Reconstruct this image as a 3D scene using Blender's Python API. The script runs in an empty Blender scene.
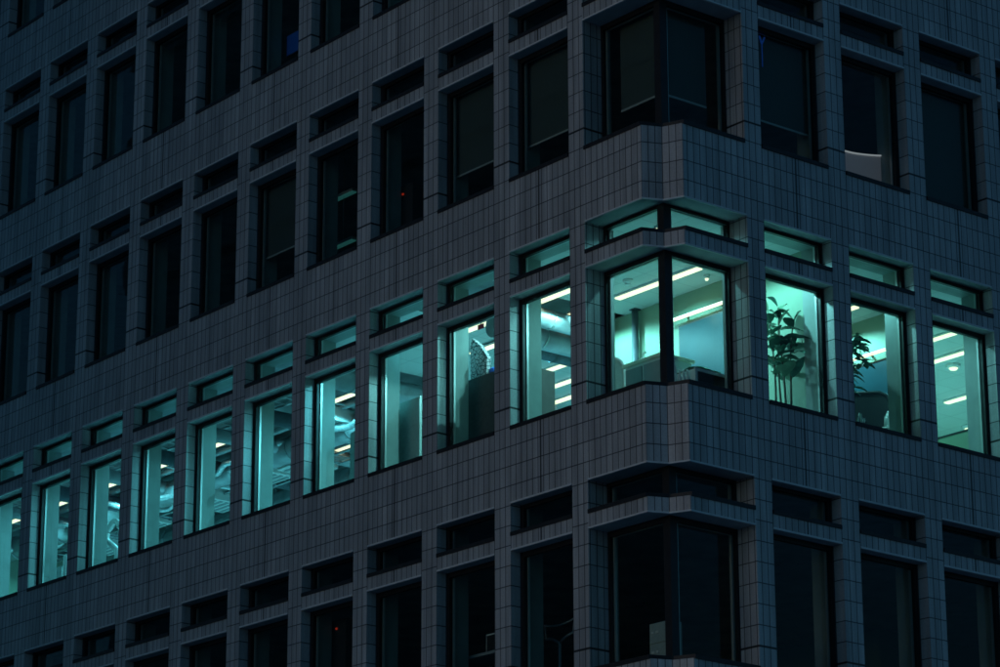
import bpy, bmesh, math, random
from mathutils import Matrix, Vector

random.seed(11)
S = bpy.context.scene
C = S.collection
ZG = 14.3                      # height of the lit floor's window sill above the street
BAY, OFF, WID = 1.7762, 2.0367, 1.4013      # window bay, first opening from the corner, opening width
H = 4.0                        # storey height
WT, TB, TT = 2.1166, 2.3412, 2.8464         # window head, transom sill, transom head (above the sill)
CJ = 1.69                      # corner opening reaches this far along each face
NL, NR = 13, 5                 # bays built on each face
TILE_W, TILE_H = BAY / 14, H / 13

# ------------------------------------------------------------------ materials
def mat(name, col, rough=0.6, metal=0.0, emit=None, estr=0.0, noise=0.0, scale=6.0, spec=0.5):
    m = bpy.data.materials.new(name); m.use_nodes = True
    nt = m.node_tree; b = nt.nodes['Principled BSDF']
    b.inputs['Base Color'].default_value = (*col, 1); b.inputs['Roughness'].default_value = rough
    b.inputs['Metallic'].default_value = metal; b.inputs['Specular IOR Level'].default_value = spec
    if emit:
        b.inputs['Emission Color'].default_value = (*emit, 1); b.inputs['Emission Strength'].default_value = estr
    if noise > 0:
        tc = nt.nodes.new('ShaderNodeTexCoord'); n = nt.nodes.new('ShaderNodeTexNoise')
        n.inputs['Scale'].default_value = scale; n.inputs['Detail'].default_value = 6
        r = nt.nodes.new('ShaderNodeValToRGB')
        r.color_ramp.elements[0].position = 0.3; r.color_ramp.elements[1].position = 0.72
        r.color_ramp.elements[0].color = (*[c * (1 - noise) for c in col], 1)
        r.color_ramp.elements[1].color = (*[min(1, c * (1 + noise)) for c in col], 1)
        nt.links.new(tc.outputs['Object'], n.inputs['Vector']); nt.links.new(n.outputs['Fac'], r.inputs['Fac'])
        nt.links.new(r.outputs['Color'], b.inputs['Base Color'])
    return m

def tile_mat():
    m = bpy.data.materials.new('stone_tile_cladding'); m.use_nodes = True
    nt = m.node_tree; N = nt.nodes; L = nt.links; b = N['Principled BSDF']
    uv = N.new('ShaderNodeUVMap'); uv.uv_map = 'UVMap'
    def brick(w, h, mortar, smooth):
        t = N.new('ShaderNodeTexBrick'); t.offset = 0; t.squash = 1
        t.inputs['Scale'].default_value = 1; t.inputs['Brick Width'].default_value = w
        t.inputs['Row Height'].default_value = h; t.inputs['Mortar Size'].default_value = mortar
        t.inputs['Mortar Smooth'].default_value = smooth; t.inputs['Bias'].default_value = 0
        return t
    t = brick(TILE_W, TILE_H, 0.0085, 0.3)
    t.inputs['Color1'].default_value = (0.53, 0.525, 0.54, 1); t.inputs['Color2'].default_value = (0.65, 0.64, 0.65, 1)
    t.inputs['Mortar'].default_value = (0.07, 0.07, 0.08, 1)
    L.new(uv.outputs['UV'], t.inputs['Vector'])
    # wide movement joints: one vertical every second bay, one horizontal per storey
    mp = N.new('ShaderNodeMapping'); mp.inputs['Location'].default_value = (-WID / 2 + 2 * BAY * 4, 0, 0)
    L.new(uv.outputs['UV'], mp.inputs['Vector'])
    j = brick(2 * BAY, H, 0.017, 0.0)
    for k in ('Color1', 'Color2'): j.inputs[k].default_value = (1, 1, 1, 1)
    j.inputs['Mortar'].default_value = (0.14, 0.14, 0.14, 1); L.new(mp.outputs['Vector'], j.inputs['Vector'])
    # soot and rain streaks
    tc = N.new('ShaderNodeTexCoord')
    ms = N.new('ShaderNodeMapping'); ms.inputs['Scale'].default_value = (2.2, 2.2, 0.35); L.new(tc.outputs['Object'], ms.inputs['Vector'])
    n = N.new('ShaderNodeTexNoise'); n.inputs['Scale'].default_value = 1.0; n.inputs['Detail'].default_value = 8; n.inputs['Roughness'].default_value = 0.65
    L.new(ms.outputs['Vector'], n.inputs['Vector'])
    rp = N.new('ShaderNodeMapRange'); rp.inputs['From Min'].default_value = 0.3; rp.inputs['From Max'].default_value = 0.7
    rp.inputs['To Min'].default_value = 0.66; rp.inputs['To Max'].default_value = 1.14; L.new(n.outputs['Fac'], rp.inputs['Value'])
    n2 = N.new('ShaderNodeTexNoise'); n2.inputs['Scale'].default_value = 45; n2.inputs['Detail'].default_value = 4
    L.new(tc.outputs['Object'], n2.inputs['Vector'])
    rp2 = N.new('ShaderNodeMapRange'); rp2.inputs['From Min'].default_value = 0.3; rp2.inputs['From Max'].default_value = 0.7
    rp2.inputs['To Min'].default_value = 0.88; rp2.inputs['To Max'].default_value = 1.08; L.new(n2.outputs['Fac'], rp2.inputs['Value'])
    ms3 = N.new('ShaderNodeMapping'); ms3.inputs['Scale'].default_value = (8, 8, 0.22); L.new(tc.outputs['Object'], ms3.inputs['Vector'])
    n3 = N.new('ShaderNodeTexNoise'); n3.inputs['Scale'].default_value = 1.0; n3.inputs['Detail'].default_value = 5; L.new(ms3.outputs['Vector'], n3.inputs['Vector'])
    rp3 = N.new('ShaderNodeMapRange'); rp3.inputs['From Min'].default_value = 0.35; rp3.inputs['From Max'].default_value = 0.6
    rp3.inputs['To Min'].default_value = 0.80; rp3.inputs['To Max'].default_value = 1.05; L.new(n3.outputs['Fac'], rp3.inputs['Value'])
    def mul(a, c):
        x = N.new('ShaderNodeMix'); x.data_type = 'RGBA'; x.blend_type = 'MULTIPLY'; x.inputs[0].default_value = 1
        L.new(a, x.inputs[6]); L.new(c, x.inputs[7]); return x.outputs[2]
    c = mul(t.outputs['Color'], j.outputs['Color']); c = mul(c, rp.outputs['Result']); c = mul(c, rp2.outputs['Result']); c = mul(c, rp3.outputs['Result'])
    L.new(c, b.inputs['Base Color'])
    b.inputs['Roughness'].default_value = 0.38
    inv = N.new('ShaderNodeMath'); inv.operation = 'SUBTRACT'; inv.inputs[0].default_value = 1; L.new(t.outputs['Fac'], inv.inputs[1])
    bp = N.new('ShaderNodeBump'); bp.inputs['Strength'].default_value = 0.5; bp.inputs['Distance'].default_value = 0.006
    L.new(inv.outputs[0], bp.inputs['Height']); L.new(bp.outputs['Normal'], b.inputs['Normal'])
    return m

def glass_mat(name, tint=(0.93, 0.98, 0.96)):
    m = bpy.data.materials.new(name); m.use_nodes = True
    nt = m.node_tree; N = nt.nodes; L = nt.links
    N.remove(N['Principled BSDF'])
    tr = N.new('ShaderNodeBsdfTransparent'); tr.inputs['Color'].default_value = (*tint, 1)
    gl = N.new('ShaderNodeBsdfGlossy'); gl.inputs['Roughness'].default_value = 0.015; gl.inputs['Color'].default_value = (0.9, 0.9, 0.9, 1)
    lw = N.new('ShaderNodeLayerWeight'); lw.inputs['Blend'].default_value = 0.5
    pw = N.new('ShaderNodeMath'); pw.operation = 'POWER'; pw.inputs[1].default_value = 5.0; L.new(lw.outputs['Facing'], pw.inputs[0])
    fr = N.new('ShaderNodeMapRange'); fr.inputs['To Min'].default_value = 0.012; fr.inputs['To Max'].default_value = 0.8; L.new(pw.outputs[0], fr.inputs['Value'])
    tc = N.new('ShaderNodeTexCoord'); n = N.new('ShaderNodeTexNoise'); n.inputs['Scale'].default_value = 1.3
    bp = N.new('ShaderNodeBump'); bp.inputs['Strength'].default_value = 0.08; bp.inputs['Distance'].default_value = 0.02
    L.new(tc.outputs['Object'], n.inputs['Vector']); L.new(n.outputs['Fac'], bp.inputs['Height']); L.new(bp.outputs['Normal'], gl.inputs['Normal'])
    mx = N.new('ShaderNodeMixShader'); L.new(fr.outputs['Result'], mx.inputs['Fac'])
    L.new(tr.outputs[0], mx.inputs[1]); L.new(gl.outputs[0], mx.inputs[2]); L.new(mx.outputs[0], N['Material Output'].inputs['Surface'])
    return m

M = dict(
    tile=tile_mat(),
    soffit=mat('soffit_panel', (0.55, 0.56, 0.58), 0.85, noise=0.15, scale=3),
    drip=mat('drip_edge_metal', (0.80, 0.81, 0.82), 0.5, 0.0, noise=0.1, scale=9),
    frame=mat('dark_bronze_frame', (0.022, 0.024, 0.028), 0.45, 0.4, noise=0.2, scale=12),
    sill=mat('dark_sill_metal', (0.02, 0.021, 0.024), 0.5, 0.3, noise=0.3, scale=8),
    bead=mat('pale_aluminium', (0.50, 0.52, 0.52), 0.35, 0.5, noise=0.06),
    glass=glass_mat('window_glass'), glass2=glass_mat('dimming_transom_glass', (0.86, 0.93, 0.94)),  # second glass is a darker copy that dims the lit transoms
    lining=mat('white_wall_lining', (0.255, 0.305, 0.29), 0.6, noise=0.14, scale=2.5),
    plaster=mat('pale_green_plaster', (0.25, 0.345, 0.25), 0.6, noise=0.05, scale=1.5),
    ceil=mat('ceiling_panel', (0.50, 0.52, 0.52), 0.7, noise=0.05, scale=3),
    slab=mat('bare_concrete', (0.26, 0.28, 0.29), 0.8, noise=0.35, scale=2),
    carpet=mat('pale_floor', (0.52, 0.53, 0.54), 0.9, noise=0.2, scale=14),
    duct=mat('galvanised_duct', (0.40, 0.43, 0.45), 0.42, 0.6, noise=0.25, scale=4),
    foil=mat('foil_duct', (0.62, 0.66, 0.68), 0.28, 0.85, noise=0.3, scale=20),
    pipe=mat('dark_pipe', (0.09, 0.11, 0.13), 0.45, 0.3, noise=0.3, scale=6),
    lamp_body=mat('lamp_housing', (0.75, 0.76, 0.76), 0.4, noise=0.03),
    lamp=mat('lamp_diffuser', (0.9, 0.88, 0.8), 0.5, emit=(1.0, 0.93, 0.60), estr=1.25),
    lamp_dim=mat('dim_lamp_diffuser', (0.7, 0.8, 0.8), 0.5, emit=(0.10, 0.55, 0.52), estr=0.08),
    blind=mat('grey_blind_fabric', (0.06, 0.078, 0.075), 0.85, noise=0.06, scale=30),
    blind_bar=mat('blind_bottom_bar', (0.42, 0.44, 0.44), 0.4, noise=0.05),
    white=mat('white_enamel', (0.76, 0.77, 0.76), 0.4, noise=0.04),
    cream=mat('cream_laminate', (0.84, 0.82, 0.66), 0.5, noise=0.04),
    grey=mat('grey_laminate', (0.30, 0.33, 0.35), 0.55, noise=0.08),
    panel=mat('teal_grey_fabric', (0.40, 0.47, 0.46), 0.9, noise=0.08, scale=25),
    darkpanel=mat('charcoal_fabric', (0.10, 0.095, 0.10), 0.9, noise=0.15, scale=25),
    black=mat('black_plastic', (0.02, 0.022, 0.025), 0.5, noise=0.2),
    screen=mat('board_glass', (0.012, 0.06, 0.085), 0.42, noise=0.15, scale=2, spec=0.22),
    leaf=mat('rubber_leaf', (0.06, 0.17, 0.12), 0.22, noise=0.35, scale=9),
    leaf_light=mat('young_leaf', (0.12, 0.24, 0.15), 0.4, noise=0.3, scale=9),
    stem=mat('plant_stem', (0.16, 0.15, 0.11), 0.7, noise=0.3, scale=20),
    pot=mat('grey_planter', (0.10, 0.13, 0.15), 0.6, noise=0.15),
    soil=mat('potting_soil', (0.03, 0.025, 0.02), 0.95, noise=0.4, scale=30),
    red=mat('red_plastic', (0.55, 0.03, 0.06), 0.4, noise=0.1),
    blue=mat('blue_plastic', (0.03, 0.13, 0.55), 0.35, noise=0.1),
    green=mat('green_cloth', (0.07, 0.32, 0.16), 0.9, noise=0.3, scale=18),
    wood=mat('brown_cabinet', (0.12, 0.09, 0.085), 0.6, noise=0.2, scale=5),
    red_led=mat('red_indicator', (0.3, 0.0, 0.0), 0.4, emit=(1.0, 0.06, 0.02), estr=0.22),
    blue_led=mat('blue_glow', (0.0, 0.05, 0.3), 0.4, emit=(0.02, 0.16, 0.9), estr=0.07),
    blue_screen=mat('blue_monitor_screen', (0.0, 0.05, 0.3), 0.4, emit=(0.01, 0.09, 0.42), estr=0.05),
    star=mat('white_pinpoint', (0.8, 0.8, 0.8), 0.4, emit=(0.75, 0.85, 0.8), estr=0.8),
    room_glow=mat('room_glow_sheet', (0.5, 0.48, 0.5), 0.5, emit=(0.62, 0.58, 0.68), estr=0.04),  # emission paints the glow of a lit interior onto a sheet
    room_glow_rim=mat('room_glow_sheet_edge', (0.6, 0.6, 0.6), 0.5, emit=(0.80, 0.82, 0.88), estr=0.28),  # painted bright rim of that glow
    pave=mat('paving', (0.42, 0.42, 0.42), 0.8, noise=0.25, scale=1.2),
    asphalt=mat('plaza_stone', (0.36, 0.36, 0.37), 0.85, noise=0.3, scale=1.5),
    pattern=None)
def pattern_mat():
    m = mat('patterned_fabric', (0.6, 0.55, 0.55), 0.8); nt = m.node_tree
    v = nt.nodes.new('ShaderNodeTexVoronoi'); v.inputs['Scale'].default_value = 15; v.feature = 'DISTANCE_TO_EDGE'
    tc = nt.nodes.new('ShaderNodeTexCoord'); r = nt.nodes.new('ShaderNodeValToRGB'); r.color_ramp.interpolation = 'CONSTANT'
    r.color_ramp.elements[0].color = (0.03, 0.05, 0.07, 1); r.color_ramp.elements[1].color = (0.72, 0.60, 0.62, 1); r.color_ramp.elements[1].position = 0.07
    nt.links.new(tc.outputs['Object'], v.inputs['Vector']); nt.links.new(v.outputs['Distance'], r.inputs['Fac'])
    nt.links.new(r.outputs['Color'], nt.nodes['Principled BSDF'].inputs['Base Color']); return m
M['pattern'] = pattern_mat()
def ceiling_grid():
    m = M['ceil']; nt = m.node_tree; t = nt.nodes.new('ShaderNodeTexBrick'); t.offset = 0; t.squash = 1
    t.inputs['Scale'].default_value = 1; t.inputs['Brick Width'].default_value = .6; t.inputs['Row Height'].default_value = .6; t.inputs['Mortar Size'].default_value = .008
    t.inputs['Color1'].default_value = (0.58, 0.61, 0.59, 1); t.inputs['Color2'].default_value = (0.62, 0.65, 0.63, 1); t.inputs['Mortar'].default_value = (0.44, 0.46, 0.45, 1)
    tc = nt.nodes.new('ShaderNodeTexCoord'); nt.links.new(tc.outputs['Object'], t.inputs['Vector']); nt.links.new(t.outputs['Color'], nt.nodes['Principled BSDF'].inputs['Base Color'])
ceiling_grid()

# ------------------------------------------------------------------ mesh builder
class MB:
    def __init__(s): s.bm = bmesh.new(); s.uv = s.bm.loops.layers.uv.new('UVMap'); s.mats = []
    def mi(s, m):
        if m not in s.mats: s.mats.append(m)
        return s.mats.index(m)
    def face(s, pts, m, uvs=None, smooth=False):
        f = s.bm.faces.new([s.bm.verts.new(p) for p in pts]); f.material_index = s.mi(m); f.smooth = smooth
        if uvs:
            for l, u in zip(f.loops, uvs): l[s.uv].uv = u
        return f
    def box(s, a, b, m, bevel=0.0):
        a, b = [min(x, y) for x, y in zip(a, b)], [max(x, y) for x, y in zip(a, b)]
        v = [s.bm.verts.new((x, y, z)) for x in (a[0], b[0]) for y in (a[1], b[1]) for z in (a[2], b[2])]
        fs = []
        for q in ((0, 1, 3, 2), (4, 6, 7, 5), (0, 4, 5, 1), (2, 3, 7, 6), (0, 2, 6, 4), (1, 5, 7, 3)):
            f = s.bm.faces.new([v[i] for i in q]); f.material_index = s.mi(m); fs.append(f)
        if bevel > 0:
            es = list({e for f in fs for e in f.edges})
            r = bmesh.ops.bevel(s.bm, geom=es, offset=bevel, segments=2, affect='EDGES', profile=0.7)
            for f in r['faces']: f.material_index = s.mi(m)
        return s
    def prism(s, poly, z0, z1, m, mtop=None, mbot=None):
        n = len(poly); lo = [s.bm.verts.new((*p, z0)) for p in poly]; hi = [s.bm.verts.new((*p, z1)) for p in poly]
        for i in range(n):
            f = s.bm.faces.new([lo[i], lo[(i + 1) % n], hi[(i + 1) % n], hi[i]]); f.material_index = s.mi(m)
        f = s.bm.faces.new(hi); f.material_index = s.mi(mtop or m)
        f = s.bm.faces.new(lo[::-1]); f.material_index = s.mi(mbot or m)
        return s
    def tube(s, pts, r, m, seg=12, r1=None, cap=True):
        pts = [Vector(p) for p in pts]; n = len(pts); rings = []
        for i, p in enumerate(pts):
            t = (pts[min(i + 1, n - 1)] - pts[max(i - 1, 0)]).normalized()
            a = t.cross(Vector((0, 0, 1)) if abs(t.z) < 0.9 else Vector((1, 0, 0))).normalized(); b = t.cross(a)
            rr = r if r1 is None else r + (r1 - r) * i / (n - 1)
            if isinstance(r, (list, tuple)): rr = r[i]
            rings.append([s.bm.verts.new(p + a * math.cos(q) * rr + b * math.sin(q) * rr) for q in [2 * math.pi * k / seg for k in range(seg)]])
        for i in range(n - 1):
            for k in range(seg):
                f = s.bm.faces.new([rings[i][k], rings[i][(k + 1) % seg], rings[i + 1][(k + 1) % seg], rings[i + 1][k]])
                f.material_index = s.mi(m); f.smooth = True
        if cap:
            for rg in (rings[0][::-1], rings[-1]):
                f = s.bm.faces.new(rg); f.material_index = s.mi(m)
        return s
    def build(s, name, parent=None, loc=(0, 0, 0), recalc=True):
        if recalc: bmesh.ops.recalc_face_normals(s.bm, faces=s.bm.faces)
        me = bpy.data.meshes.new(name); s.bm.to_mesh(me); s.bm.free()
        for m in s.mats: me.materials.append(m)
        o = bpy.data.objects.new(name, me); C.objects.link(o); o.location = loc
        if parent: o.parent = parent
        return o

def tag(o, label=None, cat=None, group=None, kind=None):
    for k, v in (('label', label), ('category', cat), ('group', group), ('kind', kind)):
        if v: o[k] = v
    return o
def thing(name, label, cat, loc=(0, 0, 0), rz=0, group=None):
    o = bpy.data.objects.new(name, None); C.objects.link(o); o.location = (loc[0], loc[1], loc[2] + ZG); o.rotation_euler = (0, 0, rz)
    o.empty_display_size = 0.2
    return tag(o, label, cat, group)
def copy_tree(o, parent=None):
    c = o.copy(); C.objects.link(c); c.parent = parent
    for ch in list(o.children): copy_tree(ch, c)
    return c

# ------------------------------------------------------------------ the office building
# Plan: the corner is the origin; the left face runs along -x at y = 0, the right face along +y at x = 0.
bld = bpy.data.objects.new('office_building', None); C.objects.link(bld)
tag(bld, 'tall office building clad in pale tiles with one floor lit teal around its corner', 'building')
UP = (0, 0, ZG)
FLOORS = (-1, 0, 1, 2, 3)
TOP = 3 * H + 4.2
DEP = 0.30

def mapper(side):
    return (lambda s, d, z: (-s, d, z)) if side == 'L' else (lambda s, d, z: (-d, s, z))

def facade(side, nb):
    P = mapper(side); mb = MB(); t = M['tile']
    smax = OFF + BAY * nb
    ss = [CJ]
    for b in range(nb): ss += [OFF + BAY * b, OFF + BAY * b + WID]
    ss += [smax]
    zs = [-ZG]
    for k in FLOORS: zs += [k * H, k * H + WT, k * H + TB, k * H + TT]
    zs += [TOP]
    for i in range(len(ss) - 1):
        for j in range(len(zs) - 1):
            a, b, z0, z1 = ss[i], ss[i + 1], zs[j], zs[j + 1]
            col_open = i % 2 == 1; row = (j - 1) % 4 if j >= 1 else 3
            hole = col_open and j >= 1 and j < len(zs) - 2 and row in (0, 2)
            k = FLOORS[(j - 1) // 4] if j >= 1 else -2
            def uv(s, z): return (s - OFF + BAY * 8, z - 0.35 + H * 8)
            if not hole:
                if col_open and row == 1:      # lintel band: one tile course of its own
                    uvs = [(a - OFF + BAY * 8, 0.05 + H * 8), (b - OFF + BAY * 8, 0.05 + H * 8), (b - OFF + BAY * 8, 0.27 + H * 8), (a - OFF + BAY * 8, 0.27 + H * 8)]
                else:
                    uvs = [uv(a, z0), uv(b, z0), uv(b, z1), uv(a, z1)]
                mb.face([P(a, 0, z0), P(b, 0, z0), P(b, 0, z1), P(a, 0, z1)], t, uvs)
            else:
                for s_, sg in ((a, -1), (b, 1)):
                    u = lambda d: s_ - OFF + BAY * 8 + sg * d
                    mb.face([P(s_, 0, z0), P(s_, DEP, z0), P(s_, DEP, z1), P(s_, 0, z1)], t,
                            [(u(0), uv(0, z0)[1]), (u(DEP * .62), uv(0, z0)[1]), (u(DEP * .62), uv(0, z1)[1]), (u(0), uv(0, z1)[1])])
                mb.face([P(a, 0, z1), P(b, 0, z1), P(b, DEP, z1), P(a, DEP, z1)], M['soffit'])
                mb.face([P(a, 0, z0), P(b, 0, z0), P(b, DEP, z0), P(a, DEP, z0)], M['soffit'])
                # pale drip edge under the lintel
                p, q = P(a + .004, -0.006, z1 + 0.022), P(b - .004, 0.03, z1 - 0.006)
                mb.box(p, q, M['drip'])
    # jamb of the corner opening
    for k in FLOORS:
        for z0, z1 in ((k * H, k * H + WT), (k * H + TB, k * H + TT)):
            u0 = CJ - OFF + BAY * 8
            mb.face([P(CJ, 0, z0), P(CJ, 0.46, z0), P(CJ, 0.46, z1), P(CJ, 0, z1)], t,
                    [(u0, z0 - .35 + H * 8), (u0 - .46, z0 - .35 + H * 8), (u0 - .46, z1 - .35 + H * 8), (u0, z1 - .35 + H * 8)])
    return mb.build('facade_wall', bld, UP)
facade('L', NL); facade('R', NR)

# corner spandrels and lintels: the outline has a shallow re-entrant notch
NOT = [(-0.43, 0.0), (-0.302, 0.302), (0.0, 0.43)]
def corner_band(mb, z0, z1, lintel=False):
    out = [(-CJ, 0.0)] + NOT + [(0.0, CJ)]
    u = [0]
    for p, q in zip(out, out[1:]): u.append(u[-1] + math.dist(p, q))
    for i in range(4):
        p, q = out[i], out[i + 1]
        if i == 0: ua, ub = CJ - OFF, 0.43 - OFF
        elif i == 3: ua, ub = 0.43 - OFF, CJ - OFF
        else: ua, ub = 0.0, 3 * TILE_W
        ua += BAY * 8; ub += BAY * 8
        if i in (0, 3): # keep the two-bay movement joint off the corner
            ua += 0; ub += 0
        v0, v1 = ((0.05 + H * 8, 0.27 + H * 8) if lintel else (z0 - .35 + H * 8, z1 - .35 + H * 8))
        mb.face([(*p, z0), (*q, z0), (*q, z1), (*p, z1)], M['tile'], [(ua, v0), (ub, v0), (ub, v1), (ua, v1)])
    inner = [(-0.52, CJ), (-0.52, 0.52), (-CJ, 0.52)]
    mb.face([(*p, z0) for p in out + inner], M['soffit']); mb.face([(*p, z1) for p in out + inner], M['soffit'])
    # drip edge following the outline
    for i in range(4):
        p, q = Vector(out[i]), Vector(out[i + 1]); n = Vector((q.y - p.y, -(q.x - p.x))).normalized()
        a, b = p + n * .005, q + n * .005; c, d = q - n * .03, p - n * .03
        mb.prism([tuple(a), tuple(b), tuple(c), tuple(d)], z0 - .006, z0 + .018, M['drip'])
def corner_part(name, *a):
    mb = MB(); corner_band(mb, *a); mb.build(name, bld, UP)
corner_part('corner_wall', -ZG, -H)
for k in FLOORS:
    corner_part('corner_lintel', k * H + WT, k * H + TB, True)
    corner_part('corner_spandrel', k * H + TT, (k + 1) * H if k < 3 else TOP)

# inner wall lining behind each face (deep pale reveals seen through the glass)
def lining(side, nb):
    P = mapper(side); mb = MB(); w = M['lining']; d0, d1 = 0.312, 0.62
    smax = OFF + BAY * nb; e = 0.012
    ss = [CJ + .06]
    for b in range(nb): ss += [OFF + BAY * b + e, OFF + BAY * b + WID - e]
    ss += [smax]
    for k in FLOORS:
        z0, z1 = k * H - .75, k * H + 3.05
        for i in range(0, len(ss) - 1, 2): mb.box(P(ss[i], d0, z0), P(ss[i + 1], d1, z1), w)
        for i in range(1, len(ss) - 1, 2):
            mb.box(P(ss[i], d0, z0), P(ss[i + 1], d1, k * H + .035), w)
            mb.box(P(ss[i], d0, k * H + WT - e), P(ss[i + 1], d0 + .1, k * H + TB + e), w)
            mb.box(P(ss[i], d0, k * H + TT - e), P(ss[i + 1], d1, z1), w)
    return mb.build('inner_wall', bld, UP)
lining('L', NL); lining('R', NR)

# slabs, core and rear walls, roof
XL, YR = -(OFF + BAY * NL), 13.0
YB = 18.0
mb = MB()
for k in (-3, -2, -1, 0, 1, 2, 3, 4):
    zt = k * H - .75
    mb.prism([(-CJ, .54), (-.54, .54), (-.54, CJ), (-.54, YB), (XL, YB), (XL, .54)], zt - .2, zt, M['slab'], M['carpet'])
mb.build('floor_slab', bld, UP)
mb = MB()
for k in FLOORS:
    z0, z1 = k * H - .75, k * H + 3.05
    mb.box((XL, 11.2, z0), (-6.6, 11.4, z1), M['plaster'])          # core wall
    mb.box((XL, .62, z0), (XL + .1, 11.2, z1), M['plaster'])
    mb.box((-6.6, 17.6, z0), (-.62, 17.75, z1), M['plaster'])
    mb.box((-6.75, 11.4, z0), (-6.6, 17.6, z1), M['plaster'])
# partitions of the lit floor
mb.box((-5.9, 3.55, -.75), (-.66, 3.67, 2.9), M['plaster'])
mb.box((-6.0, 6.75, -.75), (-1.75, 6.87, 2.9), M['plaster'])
mb.build('partition_wall', bld, UP)
mb = MB()
mb.box((-4.75, .62, 2.9), (-.62, 3.55, 2.96), M['ceil'])
mb.box((-6.6, 3.67, 2.9), (-.62, 17.6, 2.96), M['ceil'])
mb.box((-9.6, .62, 2.93), (-6.75, 6.6, 2.98), M['ceil'])
mb.build('suspended_ceiling', bld, UP)
mb = MB()
mb.box((XL - .3, YB, -ZG), (0, YB + .3, TOP), M['tile']); mb.box((XL - .3, 0, -ZG), (XL, YB, TOP), M['tile'])
mb.box((-.3, OFF + BAY * NR + .002, -ZG), (0, YB, TOP), M['tile'])
mb.build('rear_wall', bld, UP)
mb = MB(); mb.prism([(-CJ, .02), (-.43, .02), (-.33, .33), (-.02, .43), (-.02, YB), (XL, YB), (XL, .02)], TOP, TOP + .25, M['soffit'])
mb.build('roof', bld, UP)

# ---- windows: frame mesh with pane, sill, glazing bead as sub-parts; built once, then copied
def ring(mb, x0, x1, z0, z1, y0, y1, side, head, foot, m):
    mb.box((x0, y0, z0), (x0 + side, y1, z1), m); mb.box((x1 - side, y0, z0), (x1, y1, z1), m)
    mb.box((x0 + side, y0, z1 - head), (x1 - side, y1, z1), m); mb.box((x0 + side, y0, z0), (x1 - side, y1, z0 + foot), m)
def make_window(name, h, head):
    w = WID / 2 - .004
    mb = MB(); ring(mb, -w, w, .004, h - .004, .205, .268, .058, head, .062, M['frame']); root = mb.build(name, bld)
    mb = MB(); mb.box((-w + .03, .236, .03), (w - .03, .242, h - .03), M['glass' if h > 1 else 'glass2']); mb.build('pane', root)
    mb = MB(); mb.box((-w - .0, -.018, -.006), (w + .0, .2, .056), M['sill'], .004); mb.build('sill', root)
    mb = MB(); ring(mb, -w + .012, w - .012, .02, h - .012, .272, .308, .062, head - .02, .055, M['bead']); mb.build('glazing_bead', root)
    return root
def set_blind(win, h, drop, x0=-.69, x1=.69):
    mb = MB(); mb.box((x0, .38, drop), (x1, .384, h - .03), M['blind']); b = mb.build('roller_blind', win)
    mb = MB(); mb.box((x0, .372, drop - .03), (x1, .392, drop), M['blind_bar'], .004)
    mb.tube([(x0, .40, h + .0), (x1, .40, h + .0)], .03, M['blind_bar'])
    # bottom bar and roller belong to the blind
    bb = mb.build('blind_bar', win)
    return b
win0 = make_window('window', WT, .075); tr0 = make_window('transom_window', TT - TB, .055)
WIN = {}
first = [True, True]
for side, nb in (('L', NL), ('R', NR)):
    for b in range(1, nb + 1):
        sc = OFF + BAY * (b - 1) + WID / 2
        for k in FLOORS:
            for t, (src, dz) in enumerate(((win0, 0), (tr0, TB))):
                o = src if first[t] else copy_tree(src, bld); first[t] = False
                if side == 'L': o.location = (-sc, 0, k * H + dz + ZG)
                else: o.location = (0, sc, k * H + dz + ZG); o.rotation_euler = (0, 0, math.pi / 2)
                WIN[side, b, k, t] = o
# corner windows: two panes meeting at a thick post
def L_ring(mb, z0, z1, head, foot):
    D = .365; E = .425
    for ax in (0, 1):
        def q(s, d, z): return (-s, d, z) if ax == 0 else (-d, s, z)
        mb.box(q(CJ - .004, D, z0), q(CJ - .05, E, z1), M['frame'])
        mb.box(q(CJ - .05, D, z1 - head), q(D + .14, E, z1), M['frame'])
        mb.box(q(CJ - .05, D, z0), q(D + .14, E, z0 + foot), M['frame'])
    mb.box((-D, D, z0), (-D - .14, D + .14, z1), M['frame'])
def corner_window(name, h, head):
    mb = MB(); L_ring(mb, .004, h - .004, head, .07); root = mb.build(name, bld)
    for ax in (0, 1):
        mb = MB()
        def q(s, d, z): return (-s, d, z) if ax == 0 else (-d, s, z)
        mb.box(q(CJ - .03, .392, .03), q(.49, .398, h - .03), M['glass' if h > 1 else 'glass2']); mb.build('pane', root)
        mb = MB()
        mb.box(q(CJ - .016, .43, .02), q(CJ - .075, .47, h - .012), M['bead']); mb.box(q(CJ - .075, .43, h - head - .01), q(.545, .47, h - .012), M['bead'])
        mb.box(q(.575, .43, .04), q(.545, .47, h - head - .01), M['bead'])
        mb.build('glazing_bead', root)
    mb = MB()
    o = [(-CJ + .004, -.018), (-.44, -.018), (-.315, .289), (-.289, .315), (.018, .44), (.018, CJ - .004), (-.36, CJ - .004), (-.36, .36), (-CJ + .004, .36)]
    mb.prism(o, -.006, .056, M['sill']); mb.build('sill', root)
    return root
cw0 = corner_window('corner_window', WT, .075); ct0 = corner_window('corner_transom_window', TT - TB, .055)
CW = {}
for i, k in enumerate(FLOORS):
    a = cw0 if i == 0 else copy_tree(cw0, bld); a.location = (0, 0, k * H + ZG); CW[k] = a
    c = ct0 if i == 0 else copy_tree(ct0, bld); c.location = (0, 0, k * H + TB + ZG)
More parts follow.
